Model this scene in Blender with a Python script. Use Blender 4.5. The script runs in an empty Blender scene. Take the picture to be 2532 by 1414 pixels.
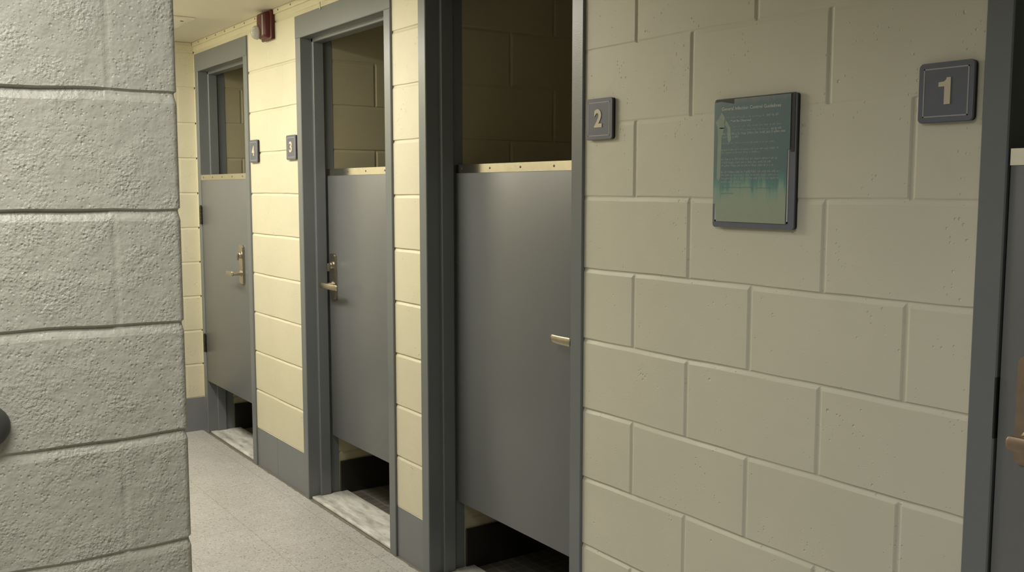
import bpy, bmesh, math, random
from mathutils import Vector, Matrix
random.seed(7)
PI = math.pi
COL = bpy.context.scene.collection
H = 0.2032           # one block course
ZC = 2.29            # ceiling height

# ------------------------------------------------------------------ materials
def nodes(name):
    m = bpy.data.materials.new(name); m.use_nodes = True
    nt = m.node_tree; b = nt.nodes['Principled BSDF']
    return m, nt, b, nt.nodes.new, nt.links.new

def c4(c): return (c[0], c[1], c[2], 1)

def math_node(nt, op, a, b=None, c=None, clamp=False):
    n = nt.nodes.new('ShaderNodeMath'); n.operation = op; n.use_clamp = clamp
    for i, v in enumerate((a, b, c)):
        if v is None: continue
        if isinstance(v, (int, float)): n.inputs[i].default_value = v
        else: nt.links.new(v, n.inputs[i])
    return n.outputs[0]

def noise(nt, scale, detail=2, rough=.5, co=None):
    n = nt.nodes.new('ShaderNodeTexNoise'); n.inputs['Scale'].default_value = scale
    n.inputs['Detail'].default_value = detail; n.inputs['Roughness'].default_value = rough
    if co is not None: nt.links.new(co, n.inputs['Vector'])
    return n.outputs['Fac']

def ramp(nt, fac, stops):
    r = nt.nodes.new('ShaderNodeValToRGB'); e = r.color_ramp.elements
    while len(e) < len(stops): e.new(.5)
    for i, (p, c) in enumerate(stops):
        e[i].position = p; e[i].color = c4(c)
    nt.links.new(fac, r.inputs['Fac']); return r.outputs['Color']

def mix(nt, fac, a, b):
    n = nt.nodes.new('ShaderNodeMix'); n.data_type = 'RGBA'
    for s, v in ((0, fac), (6, a), (7, b)):
        if isinstance(v, (int, float)): n.inputs[s].default_value = v
        elif isinstance(v, tuple): n.inputs[s].default_value = c4(v)
        else: nt.links.new(v, n.inputs[s])
    return n.outputs[2]

def plain(name, col, rough=.5, metal=0, bump=0, bscale=300, var=.06, vscale=6):
    """painted / moulded surface with faint mottling and optional fine grain"""
    m, nt, b, N, L = nodes(name)
    tc = N('ShaderNodeTexCoord')
    f = noise(nt, vscale, 3, .55, tc.outputs['Object'])
    lo = tuple(x*(1-var) for x in col); hi = tuple(min(1, x*(1+var)) for x in col)
    L(ramp(nt, f, [(.3, lo), (.7, hi)]), b.inputs['Base Color'])
    b.inputs['Roughness'].default_value = rough; b.inputs['Metallic'].default_value = metal
    if bump:
        bp = N('ShaderNodeBump'); bp.inputs['Distance'].default_value = bump; bp.inputs['Strength'].default_value = 1
        L(noise(nt, bscale, 2, .5, tc.outputs['Object']), bp.inputs['Height']); L(bp.outputs[0], b.inputs['Normal'])
    return m

def block_paint(name, col, grain, pit, pit_scale=150, rough=.45, dens=.5, gscale=230):
    """thick paint over concrete block: grain plus scattered pits"""
    m, nt, b, N, L = nodes(name)
    co = N('ShaderNodeTexCoord').outputs['Object']
    f = noise(nt, 2.2, 4, .6, co)
    L(ramp(nt, f, [(.3, tuple(x*.95 for x in col)), (.7, tuple(x*1.04 for x in col))]), b.inputs['Base Color'])
    b.inputs['Roughness'].default_value = rough
    v = N('ShaderNodeTexVoronoi'); v.inputs['Scale'].default_value = pit_scale; L(co, v.inputs['Vector'])
    v.inputs['Randomness'].default_value = 1
    sep = N('ShaderNodeSeparateColor'); L(v.outputs['Color'], sep.inputs[0])
    patch = noise(nt, 9, 3, .6, co)                          # pits come in patches
    pm = math_node(nt, 'MULTIPLY', math_node(nt, 'SUBTRACT', patch, .5-dens*.3), 2.6, clamp=True)
    r = math_node(nt, 'MULTIPLY', math_node(nt, 'POWER', sep.outputs[0], 3.0), .62)
    r = math_node(nt, 'ADD', math_node(nt, 'MULTIPLY', r, pm), .015)
    d = math_node(nt, 'DIVIDE', v.outputs['Distance'], r)
    p = math_node(nt, 'SUBTRACT', 1.0, d, clamp=True)
    p = math_node(nt, 'POWER', p, .6)
    p = math_node(nt, 'MULTIPLY', p, math_node(nt, 'MULTIPLY', r, -pit*3))
    gp = math_node(nt, 'ADD', .22, math_node(nt, 'MULTIPLY', math_node(nt, 'SUBTRACT', noise(nt, 13, 2, .5, co), .44), 5, clamp=True))
    g = math_node(nt, 'MULTIPLY', math_node(nt, 'MULTIPLY', noise(nt, gscale, 2, .45, co), grain), gp)
    g2 = math_node(nt, 'MULTIPLY', noise(nt, 45, 2, .5, co), grain*1.2)
    h = math_node(nt, 'ADD', math_node(nt, 'ADD', p, g), g2)
    bp = N('ShaderNodeBump'); bp.inputs['Distance'].default_value = 1; bp.inputs['Strength'].default_value = 1
    L(h, bp.inputs['Height']); L(bp.outputs[0], b.inputs['Normal'])
    return m

M = {}
M['near_block'] = block_paint('near_block_paint', (.475, .468, .395), .0026, .0008, 175, .42, 1.3, 190)
M['right_block'] = block_paint('right_block_paint', (.60, .58, .475), .0003, .0016, 120, .5, .45, 130)
M['cream_block'] = block_paint('cream_block_paint', (.66, .625, .475), .0004, .0018, 120, .5, .5, 150)
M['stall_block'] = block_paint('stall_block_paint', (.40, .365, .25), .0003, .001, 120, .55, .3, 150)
M['base_paint'] = block_paint('grey_base_paint', (.196, .206, .222), .0003, .0008, 120, .5, .3, 150)
M['grey'] = plain('grey_door_paint', (.145, .152, .160), .32, 0, .00012, 700, .03, 3)
M['frame'] = plain('grey_frame_paint', (.158, .172, .182), .32, 0, .0002, 220, .04, 5)
M['steel'] = plain('brushed_steel', (.66, .62, .54), .15, 1, 0, 0, .05, 40)
M['nickel'] = plain('worn_nickel', (.49, .445, .375), .3, 1, 0, 0, .12, 60)
M['bronze'] = plain('dark_bronze_hinge', (.06, .055, .035), .45, .6, 0, 0, .1, 60)
M['dull_bronze'] = plain('dull_bronze_plate', (.33, .25, .18), .42, .8, 0, 0, .1, 50)
M['trim'] = plain('cream_trim_paint', (.66, .61, .46), .45, 0, .0002, 150, .03, 8)
M['ceiling'] = plain('ceiling_panel_paint', (.66, .63, .54), .5, 0, .0001, 200, .03, 4)
M['hatch'] = plain('ceiling_plate_paint', (.80, .78, .68), .4, 0, 0, 0, .03, 8)
M['screw'] = plain('dull_screw_head', (.10, .09, .07), .5, .5)
M['red'] = plain('red_alarm_plastic', (.072, .004, .005), .4, 0, 0, 0, .08, 20)
M['band'] = plain('white_alarm_band', (.33, .29, .27), .4)
M['plate'] = plain('slate_sign_face', (.110, .119, .158), .5, 0, .00012, 1200, .04, 30)
M['backing'] = plain('black_backing_and_shadow', (.008, .008, .009), .5)
M['line'] = plain('grey_sign_line', (.34, .34, .34), .5)
M['notice_line'] = plain('pale_notice_line', (.46, .46, .44), .5)
M['numeral'] = plain('cream_numeral', (.60, .53, .40), .45)
M['paper_text'] = plain('pale_print', (.56, .60, .57), .6)
M['paper_text_dim'] = plain('dim_print', (.47, .52, .49), .6)
M['paper_text_faint'] = plain('faint_print', (.28, .40, .36), .6)
M['arrow'] = plain('pale_green_shape', (.27, .345, .28), .6, 0, 0, 0, .12, 25)
M['rubber'] = plain('dark_grey_rubber', (.06, .062, .056), .5)
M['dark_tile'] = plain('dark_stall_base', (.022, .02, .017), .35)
M['rod'] = plain('cream_rod', (.6, .58, .5), .5)

def glass_mat():
    m, nt, b, N, L = nodes('clear_strobe_lens')
    b.inputs['Base Color'].default_value = (.9, .92, .88, 1); b.inputs['Roughness'].default_value = .08
    b.inputs['Transmission Weight'].default_value = .75; b.inputs['IOR'].default_value = 1.4
    co = N('ShaderNodeTexCoord').outputs['Object']
    bp = N('ShaderNodeBump'); bp.inputs['Distance'].default_value = .004
    L(noise(nt, 90, 1, .5, co), bp.inputs['Height']); L(bp.outputs[0], b.inputs['Normal'])
    return m
M['lens'] = glass_mat()

def floor_mat():
    m, nt, b, N, L = nodes('speckled_vinyl_tile')
    co = N('ShaderNodeTexCoord').outputs['Object']
    sep = N('ShaderNodeSeparateXYZ'); L(co, sep.inputs[0])
    T = .3048
    def cell(axis, off):
        a = math_node(nt, 'DIVIDE', math_node(nt, 'SUBTRACT', axis, off), T)
        fl = math_node(nt, 'FLOOR', a); fr = math_node(nt, 'SUBTRACT', a, fl)
        e = math_node(nt, 'MINIMUM', fr, math_node(nt, 'SUBTRACT', 1.0, fr))
        return fl, math_node(nt, 'LESS_THAN', e, .0032)
    cx, jx = cell(sep.outputs[0], -1.715); cy, jy = cell(sep.outputs[1], -.380)
    joint = math_node(nt, 'MAXIMUM', jx, jy)
    comb = N('ShaderNodeCombineXYZ'); L(cx, comb.inputs[0]); L(cy, comb.inputs[1])
    wn = N('ShaderNodeTexWhiteNoise'); wn.noise_dimensions = '2D'; L(comb.outputs[0], wn.inputs['Vector'])
    f = noise(nt, 5, 4, .6, co)
    base = ramp(nt, f, [(.3, (.44, .43, .425)), (.7, (.495, .485, .48))])
    base = mix(nt, math_node(nt, 'MULTIPLY', wn.outputs['Value'], .12), base, (.33, .32, .285))
    def flecks(scale, thr, colr, base, amt):
        v = N('ShaderNodeTexVoronoi'); v.inputs['Scale'].default_value = scale; L(co, v.inputs['Vector'])
        s = N('ShaderNodeSeparateColor'); L(v.outputs['Color'], s.inputs[0])
        k = math_node(nt, 'MULTIPLY', math_node(nt, 'GREATER_THAN', s.outputs[0], thr), math_node(nt, 'LESS_THAN', v.outputs['Distance'], .42))
        return mix(nt, math_node(nt, 'MULTIPLY', k, amt), base, colr)
    base = flecks(95, .86, (.60, .58, .53), base, .75)
    base = flecks(140, .84, (.62, .60, .55), base, .5)
    base = flecks(120, .88, (.20, .19, .17), base, .7)
    base = flecks(170, .90, (.15, .145, .13), base, .75)
    base = flecks(60, .93, (.30, .28, .25), base, .35)
    base = mix(nt, math_node(nt, 'MULTIPLY', joint, .7), base, (.20, .185, .15))
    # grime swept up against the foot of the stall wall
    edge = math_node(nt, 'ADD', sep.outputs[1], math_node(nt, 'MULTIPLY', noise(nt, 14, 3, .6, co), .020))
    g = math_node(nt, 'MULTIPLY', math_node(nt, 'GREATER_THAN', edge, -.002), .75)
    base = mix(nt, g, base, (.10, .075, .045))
    L(base, b.inputs['Base Color']); b.inputs['Roughness'].default_value = .42
    return m
M['floor'] = floor_mat()

def marble_mat():
    m, nt, b, N, L = nodes('grey_white_marble')
    tc = N('ShaderNodeTexCoord'); mp = N('ShaderNodeMapping'); L(tc.outputs['Object'], mp.inputs[0])
    mp.inputs['Rotation'].default_value = (0, 0, .6); mp.inputs['Scale'].default_value = (3, 11, 3)
    f = noise(nt, 2.4, 6, .65, mp.outputs[0])
    f2 = noise(nt, 6, 6, .7, mp.outputs[0])
    a = ramp(nt, f, [(.30, (.34, .335, .31)), (.45, (.58, .575, .545)), (.60, (.77, .765, .73))])
    k = ramp(nt, f2, [(.60, (0, 0, 0)), (.72, (.6, .6, .6))])
    L(mix(nt, k, a, (.30, .29, .25)), b.inputs['Base Color']); b.inputs['Roughness'].default_value = .38
    return m
M['marble'] = marble_mat()

def mosaic_mat():
    m, nt, b, N, L = nodes('dark_mosaic_floor')
    co = N('ShaderNodeTexCoord').outputs['Object']
    br = N('ShaderNodeTexBrick'); br.offset = 0; L(co, br.inputs['Vector'])
    br.inputs['Scale'].default_value = 1; br.inputs['Brick Width'].default_value = .05; br.inputs['Row Height'].default_value = .05
    br.inputs['Mortar Size'].default_value = .003
    br.inputs['Color1'].default_value = (.085, .08, .066, 1); br.inputs['Color2'].default_value = (.11, .10, .085, 1)
    br.inputs['Mortar'].default_value = (.17, .165, .145, 1)
    L(br.outputs['Color'], b.inputs['Base Color']); b.inputs['Roughness'].default_value = .5
    return m
M['mosaic'] = mosaic_mat()

def poster_mat():
    m, nt, b, N, L = nodes('teal_print_and_reflection')
    tc = N('ShaderNodeTexCoord'); sep = N('ShaderNodeSeparateXYZ'); L(tc.outputs['Generated'], sep.inputs[0])
    mp = N('ShaderNodeMapping'); L(tc.outputs['Generated'], mp.inputs[0]); mp.inputs['Scale'].default_value = (13, 1, 1.3)
    wob = math_node(nt, 'MULTIPLY', math_node(nt, 'SUBTRACT', noise(nt, 1.2, 4, .6, mp.outputs[0]), .5), .34)
    z = math_node(nt, 'ADD', sep.outputs[2], wob)
    base = ramp(nt, z, [(.0, (0.305, 0.355, 0.275)), (.17, (0.300, 0.375, 0.300)), (.27, (0.225, 0.345, 0.290)), (.33, (0.115, 0.256, 0.236)), (.40, (0.110, 0.180, 0.196)), (.95, (0.114, 0.178, 0.196))])
    up = math_node(nt, 'MULTIPLY', math_node(nt, 'SUBTRACT', math_node(nt, 'ADD', sep.outputs[2], math_node(nt, 'MULTIPLY', wob, .4)), .955), 14, clamp=True)
    base = mix(nt, math_node(nt, 'MULTIPLY', up, .7), base, (0.278, 0.256, 0.273))  # pinkish reflection along the sheet's top edge, painted into its colour
    lf = math_node(nt, 'MULTIPLY', math_node(nt, 'SUBTRACT', .13, sep.outputs[0]), 6, clamp=True)
    base = mix(nt, math_node(nt, 'MULTIPLY', lf, .45), base, (0.185, 0.307, 0.284))
    sp = noise(nt, 9, 4, .7, mp.outputs[0])
    tn = math_node(nt, 'MULTIPLY', math_node(nt, 'MULTIPLY', math_node(nt, 'SUBTRACT', sp, .45), 4, clamp=True), math_node(nt, 'LESS_THAN', z, .27))
    base = mix(nt, math_node(nt, 'MULTIPLY', tn, .55), base, (.36, .36, .27))
    low = math_node(nt, 'LESS_THAN', sep.outputs[2], .13)
    dk = math_node(nt, 'MULTIPLY', math_node(nt, 'MULTIPLY', math_node(nt, 'SUBTRACT', sp, .60), 9, clamp=True), low)
    base = mix(nt, math_node(nt, 'MULTIPLY', dk, .8), base, (0.111, 0.143, 0.109))
    L(base, b.inputs['Base Color']); b.inputs['Roughness'].default_value = .33
    return m
M['poster'] = poster_mat()

# ------------------------------------------------------------------ mesh helpers
class MB:
    def __init__(s): s.v = []; s.f = []
    def add(s, vs, fs):
        o = len(s.v); s.v += [tuple(x) for x in vs]; s.f += [tuple(i+o for i in f) for f in fs]; return s
    def box(s, x0, x1, y0, y1, z0, z1, bev=0, seg=2):
        bm = bmesh.new(); bmesh.ops.create_cube(bm, size=1)
        for v in bm.verts: v.co = ((x0+x1)/2+v.co.x*(x1-x0), (y0+y1)/2+v.co.y*(y1-y0), (z0+z1)/2+v.co.z*(z1-z0))
        if bev: bmesh.ops.bevel(bm, geom=bm.edges[:], offset=bev, segments=seg, profile=.5, affect='EDGES')
        return s.bm(bm)
    def bm(s, bm):
        bm.verts.index_update()
        s.add([v.co[:] for v in bm.verts], [[v.index for v in f.verts] for f in bm.faces]); bm.free(); return s
    def prism(s, poly, a0, a1, axis):
        """poly of 2D points pushed from a0 to a1 along axis"""
        def P(p, a):
            return {'z': (p[0], p[1], a), 'y': (p[0], a, p[1]), 'x': (a, p[0], p[1])}[axis]
        n = len(poly)
        vs = [P(p, a0) for p in poly] + [P(p, a1) for p in poly]
        fs = [tuple(range(n))[::-1], tuple(range(n, 2*n))] + [(i, (i+1) % n, n+(i+1) % n, n+i) for i in range(n)]
        return s.add(vs, fs)
    def lathe(s, prof, center, axis, seg=24):
        """prof: list of (radius, height) around axis through center"""
        vs = []; fs = []
        ax = Vector(axis).normalized(); t = ax.orthogonal().normalized(); u = ax.cross(t)
        for r, h in prof:
            for k in range(seg):
                a = 2*PI*k/seg; vs.append(Vector(center)+ax*h+(t*math.cos(a)+u*math.sin(a))*r)
        for i in range(len(prof)-1):
            for k in range(seg):
                k2 = (k+1) % seg
                fs.append((i*seg+k, i*seg+k2, (i+1)*seg+k2, (i+1)*seg+k))
        fs.append(tuple(range(seg))[::-1]); n = (len(prof)-1)*seg; fs.append(tuple(n+k for k in range(seg)))
        return s.add(vs, fs)
    def sweep(s, path, sect):
        """sect(i) -> list of 3D points, one ring per path index"""
        rings = [sect(i) for i in range(len(path))]; n = len(rings[0]); vs = [p for r in rings for p in r]; fs = []
        for i in range(len(rings)-1):
            for k in range(n): fs.append((i*n+k, i*n+(k+1) % n, (i+1)*n+(k+1) % n, (i+1)*n+k))
        fs.append(tuple(range(n))[::-1]); fs.append(tuple((len(rings)-1)*n+k for k in range(n)))
        return s.add(vs, fs)
    def build(s, name, mat, parent=None, smooth=None):
        me = bpy.data.meshes.new(name)
        off = Vector((0, 0, 0))
        if parent is not None:
            off = Vector(parent['_o'])
        me.from_pydata([tuple(Vector(v)-off) for v in s.v], [], s.f); me.update()
        bm = bmesh.new(); bm.from_mesh(me); bmesh.ops.recalc_face_normals(bm, faces=bm.faces[:]); bm.to_mesh(me); bm.free()
        if smooth is not None:
            for p in me.polygons: p.use_smooth = True
            me.set_sharp_from_angle(angle=math.radians(smooth))
        me.materials.append(mat)
        o = bpy.data.objects.new(name, me); COL.objects.link(o)
        if parent is not None: o.parent = parent
        o['_o'] = tuple(off)
        return o

def empty(name, loc):
    o = bpy.data.objects.new(name, None); COL.objects.link(o); o.location = loc; o['_o'] = tuple(loc)
    o.empty_display_size = .1; return o

def tag(o, label, cat, group=None, kind=None):
    o['label'] = label
    if cat: o['category'] = cat
    if group: o['group'] = group
    if kind: o['kind'] = kind
    return o

def rrect(x0, x1, z0, z1, r, seg=5):
    pts = []
    for cx, cz, a0 in ((x1-r, z1-r, 0), (x0+r, z1-r, 90), (x0+r, z0+r, 180), (x1-r, z0+r, 270)):
        for k in range(seg+1):
            a = math.radians(a0+90*k/seg); pts.append((cx+r*math.cos(a), cz+r*math.sin(a)))
    return pts

# ------------------------------------------------------------------ block walls
def wobble(a, k, amp):
    return amp*(math.sin(a*7.3+k*2.1)+.6*math.sin(a*19.7+k*5.3)+.4*math.sin(a*43+k*1.7))/2
BED = ((-.0105, 0), (-.0060, .45), (-.0015, .92), (.0012, 1), (.0030, .6), (.0050, 0))
BED_WIDE = ((-.0170, 0), (-.0120, .30), (-.0050, .80), (.0005, 1), (.0026, .7), (.0048, 0))
PROF = ((-.0085, 0), (-.0055, .35), (-.0028, .85), (0, 1), (.0028, .85), (.0055, .35), (.0085, 0))

def block_sheet(mb, path, s0, s1, z0, z1, joint_x, hd, vd, amp=.0015, zoff=0.0, step=.05, flip=False, edge=.0, bed=BED):
    """one sheet of coursed block. path(s)->(point2d, normal2d); joint_x(course)->list of s of upright joints;
       hd, vd: depth of bed joints (function of joint index) and of upright joints"""
    zs = {round(z0, 5): None, round(z1, 5): None}
    for k in range(-1, 13):
        zj = k*H+zoff
        for o, w in bed:
            z = zj+o
            if z0 < z < z1: zs[round(z, 5)] = (k, w)
    zl = sorted(zs)
    ss = {round(s0, 5): None, round(s1, 5): None}
    allj = {}
    for k in range(-1, 13):
        for j in joint_x(k): allj.setdefault(round(j, 4), set()).add(k)
    for j, ks in allj.items():
        for o, w in PROF:
            if s0 < j+o < s1: ss[round(j+o, 5)] = (ks, w)
    n = max(1, int((s1-s0)/step))
    for i in range(1, n):
        s = round(s0+(s1-s0)*i/n, 5)
        if all(abs(s-j) > .012 for j in allj): ss.setdefault(s, None)
    if edge:
        for i in range(9):
            ss.setdefault(round(edge-.02+i*.0028, 5), None)
    sl = sorted(ss)
    base = len(mb.v)
    for s in sl:
        (px, py), (nx, ny) = path(s)
        for z in zl:
            d = 0; zz = z
            if zs[z]:
                k, w = zs[z]; d = w*hd(k, s); zz = z+wobble(s, k, amp)
                if s != sl[0] and s != sl[-1]: d *= 1+.25*math.sin(s*13+k)
            if ss[s]:
                ks, w = ss[s]; c = math.floor((z-zoff)/H+1e-4)
                if c in ks: d = max(d, w*vd(c, s))
            mb.v.append((px-nx*d, py-ny*d, min(max(zz, z0), z1) if z not in (round(z0, 5), round(z1, 5)) else z))
    nz = len(zl)
    for i in range(len(sl)-1):
        for j in range(nz-1):
            a = base+i*nz+j; q = (a, a+nz, a+nz+1, a+1)
            mb.f.append(q[::-1] if flip else q)
    return mb

def build_raw(mb, name, mat, kind='structure'):
    me = bpy.data.meshes.new(name); me.from_pydata(mb.v, [], mb.f); me.update()
    me.materials.append(mat); o = bpy.data.objects.new(name, me); COL.objects.link(o); o['_o'] = (0, 0, 0)
    o['kind'] = kind
    return o

def xj(course, lo=-6, hi=6):      # running bond along the stall wall
    st = 0 if course % 2 else H
    out = [st+n*2*H for n in range(-12, 10) if lo < st+n*2*H < hi]
    out = [x for x in out if not (-1.45 < x < -1.1) and not (-.24 < x < -.18) and not (-2.93 < x < -2.75)]
    return [x for x in out if not (-2.5 < x < -2.3 and course < 9)]

front = lambda s: ((s, 0.0), (0.0, -1.0))
XEND = -3.835
SEG_CREAM = [(XEND, -3.79), (-2.925, -2.285), (-1.368, -1.155)]
DOORS = {4: (-3.79, -2.925), 3: (-2.285, -1.368), 2: (-1.155, -.212), 1: (.955, 1.86)}
FZ = 2.218                         # top of the frames
TOP = {4: FZ, 3: FZ, 2: 2.24, 1: 2.24}
hd_c = lambda k, s: .0052 if k > 1 else .002
vd_c = lambda k, s: .0016
mb = MB()
for a, b in SEG_CREAM: block_sheet(mb, front, a, b, H, ZC, xj, hd_c, vd_c, .0012, step=.035)
for n in (4, 3): block_sheet(mb, front, DOORS[n][0], DOORS[n][1], FZ, ZC, xj, hd_c, vd_c, .0008)
w = build_raw(mb, 'wall_back', M['cream_block'])
tag(w, 'bright cream painted block wall between and above the grey stall doors', 'wall')
mb = MB()
hd_r = lambda k, s: {9: .0011, 8: .0006, 7: .0022, 10: .002}.get(k, .0048)
vd_r = lambda k, s: .0042
block_sheet(mb, front, -.212, .955, 0, ZC, xj, hd_r, vd_r, .0016, step=.04)
block_sheet(mb, front, -1.155, -.212, TOP[2], ZC, xj, hd_r, vd_r, .0008)
block_sheet(mb, front, .955, 1.86, TOP[1], ZC, xj, hd_r, vd_r, .0008)
block_sheet(mb, front, 1.86, 3.3, 0, ZC, xj, hd_r, vd_r, .0016, step=.08)
w = build_raw(mb, 'wall_right', M['right_block'])
tag(w, 'grey beige painted block wall holding the framed notice', 'wall')

# grey painted base course of the stall wall
mb = MB()
for a, b in SEG_CREAM: block_sheet(mb, front, a, b, 0, H-.001, xj, lambda k, s: 0, lambda k, s: .0022, 0, step=.05)
o = build_raw(mb, 'baseboard_back', M['base_paint'])
tag(o, 'grey painted base course along the foot of the cream stall wall', 'baseboard')

# far end wall
endp = lambda s: ((XEND, s), (1.0, 0.0))
mb = block_sheet(MB(), endp, -1.24, 0, H, ZC, lambda k: [-.1 if k % 2 else -.30, -.5 if k % 2 else -.71], lambda k, s: .004, lambda k, s: .0008, .001)
o = build_raw(mb, 'wall_far', M['cream_block']); tag(o, 'narrow cream block wall closing the far end of the corridor', 'wall')
mb = block_sheet(MB(), endp, -1.24, 0, 0, H-.001, lambda k: [], lambda k, s: 0, lambda k, s: 0)
o = build_raw(mb, 'baseboard_far', M['base_paint']); tag(o, 'grey painted base course under the far end wall', 'baseboard')

# near wall on the left: face to the camera room, rounded corner, then along the corridor
XP, YP, RC = .17, -1.238, .012
L1 = 2.2                                     # length of the face seen
def nearp(s):
    a = PI/2*RC
    if s <= L1: return ((XP, YP-RC-(L1-s)), (1, 0))
    if s <= L1+a:
        t = (s-L1)/RC; return ((XP-RC+RC*math.cos(t), YP-RC+RC*math.sin(t)), (math.cos(t), math.sin(t)))
    return ((XP-RC-(s-L1-a), YP), (0, 1))
def nj(k):
    base = L1+RC+YP
    if k % 2 == 0: return [L1+RC-.116-.4064*i for i in range(5)]
    return [L1+RC-.32-.4064*i for i in range(5)]
hd_n = lambda k, s: {8: .0068, 7: .0064, 6: .0050, 5: .0048, 4: .0042, 3: .0040}.get(k, .0050)*(1 if s < L1-.11 else .8)
mb = block_sheet(MB(), nearp, 0, L1+PI/2*RC+4.0, 0, ZC, nj, hd_n, lambda k, s: .0011, .0036, zoff=-.014, step=.03, flip=False, edge=L1+.019, bed=BED_WIDE)
# the ring ends up facing outwards
o = build_raw(mb, 'wall_left', M['near_block']); tag(o, 'rough grey painted block wall standing nearest at left', 'wall')
o.data.materials.append(M['cream_block'])
for p in o.data.polygons:
    if p.center.y > YP-.008 and p.center.x < XP-RC-.002: p.material_index = 1

# remaining room shell behind the camera
mb = MB(); mb.box(3.2, 3.3, -3.45, 0, 0, ZC)
o = mb.build('wall_side', M['right_block']); o['kind'] = 'structure'; tag(o, 'plain block wall behind the camera on its right', 'wall')
mb = MB(); mb.box(XP, 3.3, -3.55, -3.45, 0, ZC)
o = mb.build('wall_rear', M['right_block']); o['kind'] = 'structure'; tag(o, 'plain block wall behind the camera', 'wall')

# floor
mb = MB(); mb.box(XEND-.05, 3.3, -3.55, .004, -.03, 0)
o = mb.build('floor', M['floor']); tag(o, 'pale speckled vinyl tile floor of the corridor', 'floor', kind='structure')

# ceiling in panels with thin open seams
mb = MB()
xs = [XEND-.05]+[-2.985+1.2192*i for i in range(6)]
for i in range(len(xs)-1):
    mb.box(xs[i]+.0015, xs[i+1]-.0015, -3.55, -.0, ZC, ZC+.02, .0015, 1)
mb.box(XEND-.05, 3.3, -3.55, .2, ZC+.02, ZC+.04)
o = mb.build('ceiling', M['ceiling']); tag(o, 'off white painted panel ceiling with straight seams', 'ceiling', kind='structure')

# trim where stall wall meets ceiling, with screws
t = empty('trim_5', (-1.4, 0, 2.262)); tag(t, 'thin cream trim strip screwed along the wall under the ceiling', 'trim', kind='structure')
MB().box(XEND+.002, .955, -.008, .001, 2.266, ZC-.001, .002, 2).build('strip', M['trim'], t, 40)
x = -3.70
while x < .95:
    MB().lathe([(.0048, 0), (.0045, .0015), (.002, .0025)], (x, -.0075, 2.279), (0, -1, 0), 10).build('screw', M['screw'], t, 40); x += .152
t2 = empty('trim_6', (XEND, -.6, 2.262)); tag(t2, 'thin cream trim strip along the top of the far end wall', 'trim', kind='structure')
MB().box(XEND-.001, XEND+.008, -1.23, -.01, 2.272, ZC-.001, .002, 2).build('strip', M['trim'], t2, 40)

# ------------------------------------------------------------------ door frames, thresholds
def frame(n, name, label):
    x0, x1 = DOORS[n]; fw = .052
    e = empty(name, ((x0+x1)/2, 0, 0)); tag(e, label, 'door frame', kind='structure')
    yb = .145; yf = -.009; st = .016; r = .0025
    def jamb(xo, sgn):
        xi = xo+sgn*fw
        pl = [(xo, yf+r), (xo+sgn*r, yf), (xi-sgn*r, yf), (xi, yf+r), (xi, .047), (xi+sgn*(st-r), .047), (xi+sgn*st, .047+r),
              (xi+sgn*st, .098-r), (xi+sgn*(st-r), .098), (xi, .098), (xi, yb), (xo, yb)]
        return MB().prism(pl, 0, TOP[n]-.1, 'z')
    jamb(x0, 1).build('jamb', M['frame'], e, 35); jamb(x1, -1).build('jamb', M['frame'], e, 35)
    zi = TOP[n]-.1
    pl = [(yf+r, TOP[n]), (yf, TOP[n]-r), (yf, zi+r), (yf+r, zi), (.047, zi), (.047, zi-st+r), (.047+r, zi-st), (.098-r, zi-st), (.098, zi-st+r), (.098, zi), (yb, zi), (yb, TOP[n])]
    MB().prism(pl, x0, x1, 'x').build('head', M['frame'], e, 35)
    return e
frame(4, 'trim_1', 'grey steel frame around the farthest half door, left of sign 4')
frame(3, 'trim_2', 'grey steel frame around the middle half door, right of sign 3')
frame(2, 'trim_3', 'grey steel frame around the half door left of sign 2')
f1 = frame(1, 'trim_4', 'grey steel frame cut by the right photo edge, beside sign 1')
MB().box(1.0035, 1.0085, -.0092, .012, .985, 1.10, .001, 1).build('strike_cutout', M['backing'], f1)

for n, lab in ((4, 'grey veined marble threshold under the farthest half door'), (3, 'pale streaked marble threshold under the middle half door beside sign 3'),
               (2, 'marble threshold under the half door left of sign 2'), (1, 'marble threshold under the half door at the right photo edge')):
    a, b = DOORS[n]
    mb = MB()
    mb.box(a+.054, b-.054, .0055, .0465, .0, .012, .0025, 2); mb.box(a+.070, b-.070, .046, .0985, 0, .012); mb.box(a+.054, b-.054, .098, .185, 0, .012, .0025, 2)
    tag(mb.build('marble_threshold', M['marble'], None, 40), lab, 'threshold', 'marble thresholds under the stall doors')

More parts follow.
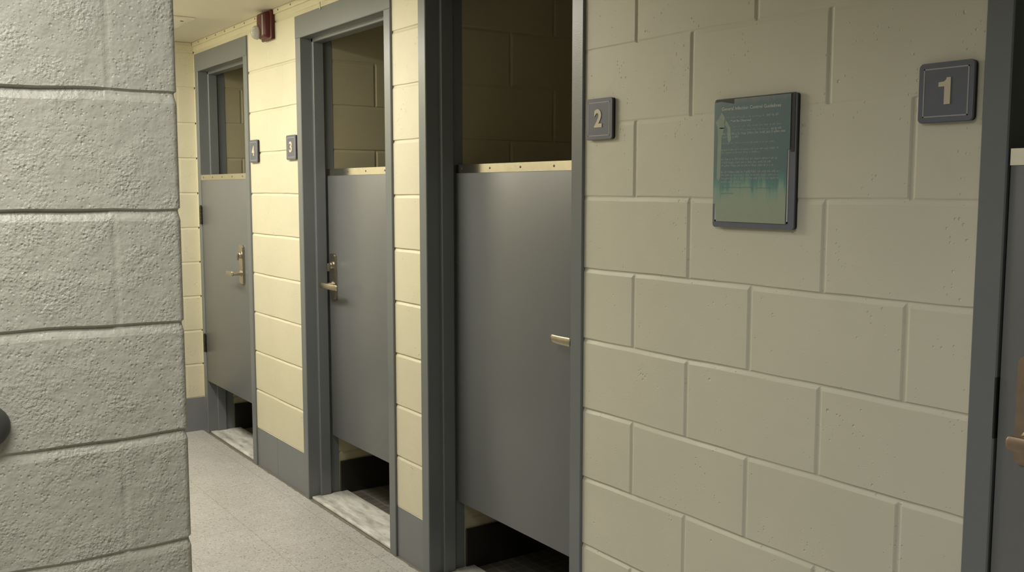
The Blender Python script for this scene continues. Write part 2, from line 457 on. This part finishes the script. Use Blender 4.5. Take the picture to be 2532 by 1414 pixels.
# ------------------------------------------------------------------ stalls behind the doors
for n, xl, xr in ((4, -3.742, -2.98), (3, -2.235, -1.42), (2, -1.105, -.265), (1, 1.005, 1.81)):
    y1 = 1.55
    if n == 1: nm = 'wall_stall_one'
    nm = {1: 'wall_stall_one', 2: 'wall_stall_two', 3: 'wall_stall_three', 4: 'wall_stall_four'}[n]
    mb = MB()
    off = {4: .245, 3: .365, 2: .361, 1: .361}[n]
    jl = lambda k, off=off: [off+.4064*i+(0 if k % 2 == 0 else -.2032) for i in range(0, 4)]
    if n == 4: jl = lambda k, off=off: [off+.2032*(k % 2)+.4064*i for i in range(0, 4)]
    jl2 = (lambda k, jl=jl: [j for j in jl(k+1)]) if n in (2,) else jl
    block_sheet(mb, lambda s, x=xl: ((x, s), (1, 0)), .146, y1, 0, ZC, (lambda k, off=off: [off+.4064*i+(0 if k % 2 == 1 else .2032) for i in range(0, 3)]), lambda k, s: .003, lambda k, s: .004, .001, step=.1, flip=True)
    block_sheet(mb, lambda s, x=xr: ((x, s), (-1, 0)), .146, y1, 0, ZC, lambda k: [], lambda k, s: .003, lambda k, s: 0, .001, step=.2)
    block_sheet(mb, lambda s, y=y1: ((s, y), (0, -1)), xl, xr, 0, ZC, lambda k: [], lambda k, s: .003, lambda k, s: 0, .001, step=.2)
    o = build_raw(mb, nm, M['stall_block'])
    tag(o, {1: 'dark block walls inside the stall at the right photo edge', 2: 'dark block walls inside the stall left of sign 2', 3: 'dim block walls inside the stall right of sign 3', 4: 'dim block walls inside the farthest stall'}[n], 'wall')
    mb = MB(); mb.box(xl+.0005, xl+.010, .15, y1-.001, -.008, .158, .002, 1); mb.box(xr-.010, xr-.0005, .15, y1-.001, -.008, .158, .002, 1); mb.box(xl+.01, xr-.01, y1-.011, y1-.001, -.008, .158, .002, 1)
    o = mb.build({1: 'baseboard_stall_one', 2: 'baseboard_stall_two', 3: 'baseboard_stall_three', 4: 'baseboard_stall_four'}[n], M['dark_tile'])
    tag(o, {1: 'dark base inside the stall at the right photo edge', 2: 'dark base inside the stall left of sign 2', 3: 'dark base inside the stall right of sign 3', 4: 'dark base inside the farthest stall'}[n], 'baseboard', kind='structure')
    mb = MB(); mb.box(xl, xr, .004, y1, -.03, -.001)
    o = mb.build({1: 'floor_stall_one', 2: 'floor_stall_two', 3: 'floor_stall_three', 4: 'floor_stall_four'}[n], M['mosaic'])
    tag(o, {1: 'dark small tile floor of the stall at the right photo edge', 2: 'dark small tile floor of the stall left of sign 2', 3: 'dark small tile floor of the stall right of sign 3', 4: 'dark small tile floor of the farthest stall'}[n], 'floor', kind='structure')
mb = MB(); mb.box(XEND-.05, 3.3, .14, 1.65, ZC, ZC+.03)
o = mb.build('ceiling_stalls', M['ceiling']); tag(o, 'unlit ceiling over the four stalls', 'ceiling', kind='structure')
# masonry mass above door heads and between stalls stops light leaking
mb = MB()
for a, b in ((-2.975, -2.24), (-1.415, -1.11), (-.26, 1.0), (1.82, 3.3)): mb.box(a, b, .012, 1.6, 0, ZC)
mb.box(XEND-.05, -3.745, .15, 1.6, 0, ZC); mb.box(XEND-.05, 3.3, 1.56, 1.65, 0, ZC)
for n in DOORS: mb.box(DOORS[n][0], DOORS[n][1], .012, .14, TOP[n]+.001, ZC)
o = mb.build('wall_partitions', M['stall_block']); tag(o, 'hidden masonry between the stalls', 'wall', kind='structure')

# ------------------------------------------------------------------ half doors
def lock_set(parent, cx, yf, zt, zb, sgn, zl, mat, cyl=True, zc=None, L=.097):
    """escutcheon plate centred at cx, door face at yf, lever pointing sgn along x at height zl"""
    w = .031
    mb = MB(); mb.prism(rrect(cx-w, cx+w, zb, zt, .012, 4), yf-.009, yf+.0005, 'y')
    mb.prism(rrect(cx-w+.004, cx+w-.004, zb+.004, zt-.004, .010, 4), yf-.0115, yf-.0088, 'y')
    p = mb.build('lock_plate', mat, parent, 40)
    mb = MB(); mb.lathe([(.017, .009), (.017, .015), (.0115, .018), (.0105, .052), (.0105, .057)], (cx, yf, zl), (0, -1, 0), 20)
    ts = [0, .015, .035, .07, .14, .25, .36, .47, .58, .69, .80, .90, .97, .99, 1]
    path = list(range(len(ts)))
    cap = {0: .52, 1: .78, 2: .93, len(ts)-1: .62, len(ts)-2: .85}
    def sec(i):
        t = ts[i]; x = cx+sgn*(-.0165+t*(L+.0165)); y = yf-.0615+.006*max(0, t-.6)/.4; hh = .0128-.0008*t; d = .0058-.0012*t
        hh *= cap.get(i, 1)
        c = .0035
        return [(x, y-d, zl-hh+c), (x, y-d+.002, zl-hh), (x, y+d-.002, zl-hh), (x, y+d, zl-hh+c), (x, y+d, zl+hh-c), (x, y+d-.002, zl+hh), (x, y-d+.002, zl+hh), (x, y-d, zl+hh-c)]
    mb.sweep(path, sec)
    mb.build('lever', mat, p, 50)
    if cyl:
        zc = zc or zt-.045
        MB().lathe([(.0175, .009), (.0175, .019), (.0150, .0225), (.006, .0235)], (cx, yf, zc), (0, -1, 0), 22).build('lock_cylinder', mat, p, 40)
        MB().box(cx-.0035, cx+.0035, yf-.034, yf-.022, zc-.026, zc+.010, .002, 2).build('thumb_turn', mat, p, 40)
    return p

def half_door(n, name, label, yf, zb, zt, hinge, lock, cap_gap=0.0):
    a, b = DOORS[n]; xl = a+.052+.003; xr = b-.052-.003
    e = empty(name, ((xl+xr)/2, yf, zb)); tag(e, label, 'door', kind='structure')
    MB().box(xl, xr, yf, yf+.044, zb, zt-.004, .0018, 2).build('leaf', M['grey'], e, 40)
    mb = MB()                                         # folded metal channel over the top edge
    zc = zt-.030
    mb.prism([(yf-.0016, zc), (yf-.0016, zt), (yf+.0456, zt), (yf+.0456, zc), (yf+.0442, zc), (yf+.0442, zt-.0016), (yf-.0002, zt-.0016), (yf-.0002, zc)], xl, xr, 'x')
    cap = mb.build('top_cap', M['steel'], e)
    k = 5
    for i in range(k):
        x = xl+.05+(xr-xl-.1)*i/(k-1)
        MB().lathe([(.0042, 0), (.0038, .0012), (.0015, .0018)], (x, yf-.0014, zt-.015), (0, -1, 0), 10).build('screw', M['screw'], cap, 40)
    return e, xl, xr

d4, xl, xr = half_door(4, 'door_4', 'farthest grey half door, closed, dark hinges on its left edge and lever at right', -.006, .318, 1.527, 'l', 'r')
for zc in (1.294, .542):
    mb = MB(); hx = xl-.004
    for i in range(5): mb.lathe([(.0075, i*.0208-.052), (.0075, i*.0208-.0322)], (hx, -.0135, zc), (0, 0, 1), 12)
    mb.lathe([(.005, .052), (.006, .056), (.002, .059)], (hx, -.0135, zc), (0, 0, 1), 12)
    mb.box(hx, hx+.012, -.0085, -.0058, zc-.05, zc+.05)
    mb.build('hinge', M['bronze'], d4, 40)
lock_set(d4, -3.064, -.006, 1.153, .948, -1, 1.004, M['nickel'], True, 1.100)

d3, xl, xr = half_door(3, 'door_3', 'middle grey half door set back in its frame, lever at its left edge', .110, .292, 1.537, 'r', 'l')
lock_set(d3, -2.168, .110, 1.152, .940, 1, 1.008, M['nickel'], True, 1.098, .150)
d2, xl, xr = half_door(2, 'door_2', 'large grey half door left of sign 2, only its lever showing at right', .110, .277, 1.533, 'l', 'r')
lock_set(d2, -.3485, .110, 1.14, .928, -1, .985, M['nickel'], True, 1.085, .090)
d1, xl, xr = half_door(1, 'door_1', 'grey half door cut off by the right photo edge, bronze lock plate', -.002, .29, 1.518, 'r', 'l')
lock_set(d1, 1.078, -.002, 1.146, .948, 1, .998, M['dull_bronze'], True, 1.10)

# ------------------------------------------------------------------ number signs
def font_mesh(body, bold=.0, extrude=0):
    cu = bpy.data.curves.new('t', 'FONT'); cu.body = body; cu.size = 1; cu.offset = bold; cu.resolution_u = 5; cu.extrude = extrude
    ob = bpy.data.objects.new('t', cu); COL.objects.link(ob); bpy.context.view_layer.update()
    me = bpy.data.meshes.new_from_object(ob.evaluated_get(bpy.context.evaluated_depsgraph_get()))
    vs = [v.co.copy() for v in me.vertices]; fs = [tuple(p.vertices) for p in me.polygons]
    bpy.data.objects.remove(ob); bpy.data.curves.remove(cu); bpy.data.meshes.remove(me)
    return vs, fs

def sign(ch, cx, cz, label, w=.113, h=.113):
    x0, x1, z0, z1 = cx-w/2, cx+w/2, cz-h/2, cz+h/2
    e = empty('number_sign', (cx, 0, z0)); tag(e, label, 'sign', 'stall number signs')
    yf = -.0125
    MB().prism(rrect(x0+.001, x1-.001, z0+.001, z1-.001, .008), -.0085, .0, 'y').build('backing', M['backing'], e, 40)
    mb = MB(); mb.prism(rrect(x0, x1, z0, z1, .009), yf+.0012, -.0085, 'y'); mb.prism(rrect(x0+.001, x1-.001, z0+.001, z1-.001, .008), yf, yf+.0012, 'y')
    mb.build('plate', M['plate'], e, 40)
    i = .0105; lw = .0024; mb = MB(); ya, yb = yf-.0004, yf+.0002
    mb.box(x0+i, x1-i, ya, yb, z1-i-lw, z1-i); mb.box(x0+i, x1-i, ya, yb, z0+i, z0+i+lw)
    mb.box(x0+i, x0+i+lw, ya, yb, z0+i, z1-i); mb.box(x1-i-lw, x1-i, ya, yb, z0+i, z1-i)
    mb.build('border_line', M['line'], e)
    S = .050; mb = MB()
    if ch == '1':
        mb.prism([(cx-.002+p[0]*S, cz+.002+p[1]*S) for p in ((.0, -.5), (.25, -.5), (.25, .5), (.09, .5), (.06, .42), (-.02, .355), (-.24, .335), (-.24, .17), (.0, .17))], yf-.0016, yf+.0003, 'y')
    else:
        vs, fs = font_mesh(ch, .034, .5)
        bx0, bx1 = min(v.x for v in vs), max(v.x for v in vs); by0, by1 = min(v.y for v in vs), max(v.y for v in vs)
        wd = .66*S
        mb.add([(cx-.002+((v.x-bx0)/(bx1-bx0)-.5)*wd, yf-.0008-v.z*.0016, cz+.002+((v.y-by0)/(by1-by0)-.5)*S) for v in vs], fs)
    mb.build('numeral', M['numeral'], e)
    return e
sign('1', .884, 1.628, 'slate number sign reading 1, largest in view, at far right')
sign('2', -.1375, 1.637, 'slate number sign reading 2, beside the large half door')
sign('3', -2.352, 1.637, 'small slate number sign reading 3, left of the middle frame')
sign('4', -2.846, 1.635, 'small slate number sign reading 4, right of the farthest frame')

# ------------------------------------------------------------------ framed notice
PX0, PX1, PZ0, PZ1 = .294, .537, 1.355, 1.657
PW, PH = PX1-PX0, PZ1-PZ0
def pa(a, b): return (PX0+a*PW, PZ1-b*PH)
def pc(X, Y):      # a measured place on the notice, as fractions of its width and height
    a = (X-130)/755; b = (Y-(130-50*a))/(1160+85*a); return (a*(1.035-.035*a), b)
e = empty('notice_sign', ((PX0+PX1)/2, 0, PZ0)); tag(e, 'dark framed teal notice of infection control guidelines on the right block wall', 'notice')
MB().prism(rrect(PX0+.001, PX1-.001, PZ0+.001, PZ1-.001, .007), -.0085, 0, 'y').build('backing', M['backing'], e, 40)
mb = MB(); mb.prism(rrect(PX0, PX1, PZ0, PZ1, .008), -.0125, -.0085, 'y'); mb.build('plate', M['plate'], e, 40)
i = .013; lw = .0042; mb = MB(); ya, yb = -.0131, -.0123
x0, x1, z0, z1 = PX0+.007, PX1-.0172, PZ0+.0135, PZ1-.008
mb.box(x0, x1, ya, yb, z0, z0+lw); mb.box(x0, x0+lw, ya, yb, z0, z1); mb.box(x1-lw, x1, ya, yb, z0, z1)
mb.build('border_line', M['notice_line'], e)
# black edge round the slipped sheet, with its top-left shadow painted in
mb = MB(); mb.prism([pa(.02, .004), pa(.985, .004), pa(.985, .43), pa(.945, .43), pa(.945, .03), pa(.02, .06)], -.0134, -.0125, 'y'); mb.build('edge_shadow_strip', M['backing'], e)
poly = [pc(135, 160), pc(200, 150), pc(322, 172), pc(322, 128), pc(838, 96), pc(838, 585), pc(818, 596), pc(812, 1270), pc(168, 1238), pc(160, 1080), pc(136, 1078)]
MB().prism([pa(*p) for p in poly], -.0146, -.0136, 'y').build('printed_sheet', M['poster'], e)
def flat(name, mat, polys, y0=-.01475):
    mb = MB()
    for pl in polys: mb.prism([pa(*pc(*p)) for p in pl], y0, -.0142, 'y')
    return mb.build(name, mat, e)
flat('arrow_shape', M['arrow'], [  # flat pale green arrow-like shapes laid on the sheet
    [(205, 245), (240, 300), (232, 390), (202, 395), (165, 380), (148, 335), (178, 300)],
    [(166, 385), (232, 385), (208, 470), (203, 840), (185, 872), (168, 840), (172, 480)],
    [(238, 300), (290, 385), (298, 500), (280, 525), (268, 500), (262, 400), (232, 345)]])
def words(mat, rows, y0=-.0150):
    """rows of print too small to read: letter-sized strokes grouped as words. row = (xa, xb, ya, yb, x-height)"""
    mb = MB()
    for xa, xb, ya, yb, hh in rows:
        x = xa
        while x < xb-6:
            n = random.choice((2, 3, 3, 4, 5, 5, 6, 7, 8)); 
            for _ in range(n):
                if x > xb-6: break
                wl = random.choice((5, 6, 7, 8)); Y = ya+(yb-ya)*(x-xa)/max(1, xb-xa)
                up = random.choice((0, 0, 0, .55)); dn = random.choice((0, 0, 0, 0, .4))
                mb.prism([pa(*pc(*p)) for p in ((x, Y+hh/2+dn*hh), (x+2.6, Y+hh/2+dn*hh), (x+2.6, Y-hh/2-up*hh), (x, Y-hh/2-up*hh))], y0, -.0144, 'y')
                k = random.choice((-1, 0, 1))
                mb.prism([pa(*pc(*p)) for p in ((x, Y+k*hh*.4+1.6), (x+wl-1.2, Y+k*hh*.4+1.6), (x+wl-1.2, Y+k*hh*.4-1.6), (x, Y+k*hh*.4-1.6))], y0, -.0144, 'y')
                x += wl+1
            x += 7
    return mb
def set_text(name, body, A, B, height, mat, bold=.012):
    """real lettering fitted between two measured places on the notice"""
    cu = bpy.data.curves.new('t', 'FONT'); cu.body = body; cu.size = 1; cu.offset = bold; cu.resolution_u = 2
    ob = bpy.data.objects.new('t', cu); COL.objects.link(ob); bpy.context.view_layer.update()
    me = bpy.data.meshes.new_from_object(ob.evaluated_get(bpy.context.evaluated_depsgraph_get()))
    a, b = Vector(pa(*pc(*A))), Vector(pa(*pc(*B)))
    wd = max(v.co.x for v in me.vertices); sx = (b.x-a.x)/wd; sz = height*PH
    mb = MB(); mb.add([(a.x+v.co.x*sx, -.0151, a.y+(b.y-a.y)*(v.co.x/wd)+v.co.y*sz) for v in me.vertices], [tuple(p.vertices) for p in me.polygons])
    bpy.data.objects.remove(ob); bpy.data.curves.remove(cu); bpy.data.meshes.remove(me)
    return mb.build(name, mat, e)
set_text('title_print', 'General Infection Control Guidelines', (205, 232), (752, 208), .036, M['paper_text'])
set_text('heading_print', 'Must Be Observed', (290, 336), (482, 330), .024, M['paper_text'])
for rows in ([(625, 745, 281, 274, 15)], [(670, 765, 402, 398, 15), (215, 795, 445, 428, 15), (215, 370, 475, 470, 15)]): words(None, rows).build('bold_print', M['paper_text'], e)
mb = words(None, [(250, 610, 297, 285, 11), (320, 775, 380, 362, 11), (320, 655, 410, 404, 11), (215, 715, 530, 517, 11), (210, 750, 588, 578, 11), (210, 570, 615, 610, 11),
                  (210, 735, 674, 668, 13), (215, 688, 704, 700, 13), (215, 700, 732, 732, 13), (210, 755, 790, 788, 13), (210, 745, 818, 820, 13), (215, 748, 848, 850, 13), (215, 415, 880, 880, 13)])
mb.build('small_print', M['paper_text_dim'], e)
mb = words(None, [(215, 520, 930, 934, 9), (215, 330, 985, 986, 9), (540, 715, 938, 940, 9)]); mb.build('faint_print', M['paper_text_faint'], e)

# ------------------------------------------------------------------ fire alarm horn strobe
ax0, ax1, az0, az1 = -2.672, -2.542, 2.150, 2.287
e = empty('fire_alarm_strobe', ((ax0+ax1)/2, 0, az0)); tag(e, 'dark red fire alarm with clear strobe dome, above the pillar with signs 3 and 4', 'fire alarm')
MB().box(ax0, ax1, -.022, -.0086, az0, az1, .006, 3).build('back_plate', M['red'], e, 40)
MB().box(ax0+.004, ax1-.004, -.0088, -.0005, az0+.004, 2.264, .001, 1).build('wall_box', M['red'], e, 40)
mb = MB()
mb.sweep([0, 1, 2, 3], lambda i: [(ax0+.006+d, y, az0+.006+d*1.0+(0)) if False else p for d, y in [((0, .004, .008, .013)[i], (-.0215, -.038, -.046, -.049)[i])] for p in
    [(x, y, z) for x, z in rrect(ax0+.006+d, ax1-.016-d, az0+.008+d, az1-.004-d, .010, 4)]])
body = mb.build('housing', M['red'], e, 40)
MB().box(ax1-.043, ax1-.031, -.0502, -.0485, az0+.022, az1-.022, .0006, 1).build('white_band', M['band'], e, 40)
cx, cz = ax0+.026, az0+.040
MB().lathe([(.024, .047), (.024, .052), (.020, .053)], (cx, 0, cz), (0, -1, 0), 24).build('strobe_reflector', M['band'], e, 40)
prof = [(.033, .0485), (.033, .053)]+[(.033*math.cos(a), .053+.028*math.sin(a)) for a in [PI/2*k/8 for k in range(1, 8)]]+[(.002, .081)]
MB().lathe(prof, (cx, 0, cz), (0, -1, 0), 28).build('strobe_lens', M['lens'], e, 50)

# ------------------------------------------------------------------ small fittings
e = empty('ceiling_plate', (-3.28, -.42, 2.282)); tag(e, 'pale metal plate corner screwed to the corridor ceiling, at far end', 'ceiling plate')
MB().box(-3.58, -2.983, -.60, -.243, 2.280, 2.2898, .002, 2).build('plate', M['hatch'], e, 40)
for x, y in ((-3.06, -.285), (-3.50, -.285), (-3.06, -.56), (-3.50, -.56)):
    MB().lathe([(.009, 0), (.008, .002), (.003, .003)], (x, y, 2.2802), (0, 0, -1), 12).build('screw', M['screw'], e, 40)
mb = MB(); yc, zc = -1.567, 1.056
mb.lathe([(.036, 0), (.036, .006), (.034, .012), (.029, .018), (.020, .022), (.009, .024), (.002, .0245)], (XP-.0005, yc, zc), (1, 0, 0), 36)
tag(mb.build('wall_bumper', M['rubber'], None, 50), 'round dark grey rubber bumper on the near block wall, cut by left photo edge', 'wall bumper')
mb = MB(); mb.lathe([(.0028, 0), (.0028, .03), (.001, .032)], (-1.993, -.0125, 2.207), (0, 0, 1), 10); mb.lathe([(.0028, 0), (.0028, .0045)], (-1.993, -.0135, 2.209), (0, 1, 0), 10)
tag(mb.build('cream_peg', M['rod'], None, 50), 'tiny cream peg on the top of the middle door frame', 'peg')

# ------------------------------------------------------------------ lights
def area(name, loc, sx, sy, power, col, rot=(0, 0, 0), spread=PI):
    l = bpy.data.lights.new(name, 'AREA'); l.shape = 'RECTANGLE'; l.size = sx; l.size_y = sy; l.energy = power; l.color = col; l.spread = spread
    o = bpy.data.objects.new(name, l); COL.objects.link(o); o.location = loc; o.rotation_euler = rot; return o
WARM = (1, .95, .84)
area('corridor_lamp_near', (-1.68, -1.0, 2.262), .95, .28, 26.5, WARM)
area('corridor_lamp_far', (-3.2, -1.0, 2.262), 1.1, .28, 23, WARM)
area('room_lamp', (.84, -1.98, 2.27), .5, 1.0, 23.5, (1, .985, .95), spread=2.7)
wd = bpy.data.worlds.new('world'); bpy.context.scene.world = wd; wd.use_nodes = True
wd.node_tree.nodes['Background'].inputs[0].default_value = (.02, .02, .02, 1)

# ------------------------------------------------------------------ camera
cam = bpy.data.cameras.new('camera'); cam.sensor_fit = 'HORIZONTAL'; cam.sensor_width = 36
cam.lens = 2402.09/2532*36; cam.clip_start = .05
co = bpy.data.objects.new('camera', cam); COL.objects.link(co)
yaw, pitch = -.9659, .0993
f = Vector((math.sin(yaw)*math.cos(pitch), math.cos(yaw)*math.cos(pitch), -math.sin(pitch)))
co.location = (1.9509, -1.7463, 1.4451); co.rotation_euler = f.to_track_quat('-Z', 'Y').to_euler()
sc = bpy.context.scene; sc.camera = co
sc.view_settings.view_transform = 'Standard'; sc.view_settings.look = 'None'
for o in bpy.data.objects:
    if '_o' in o: del o['_o']
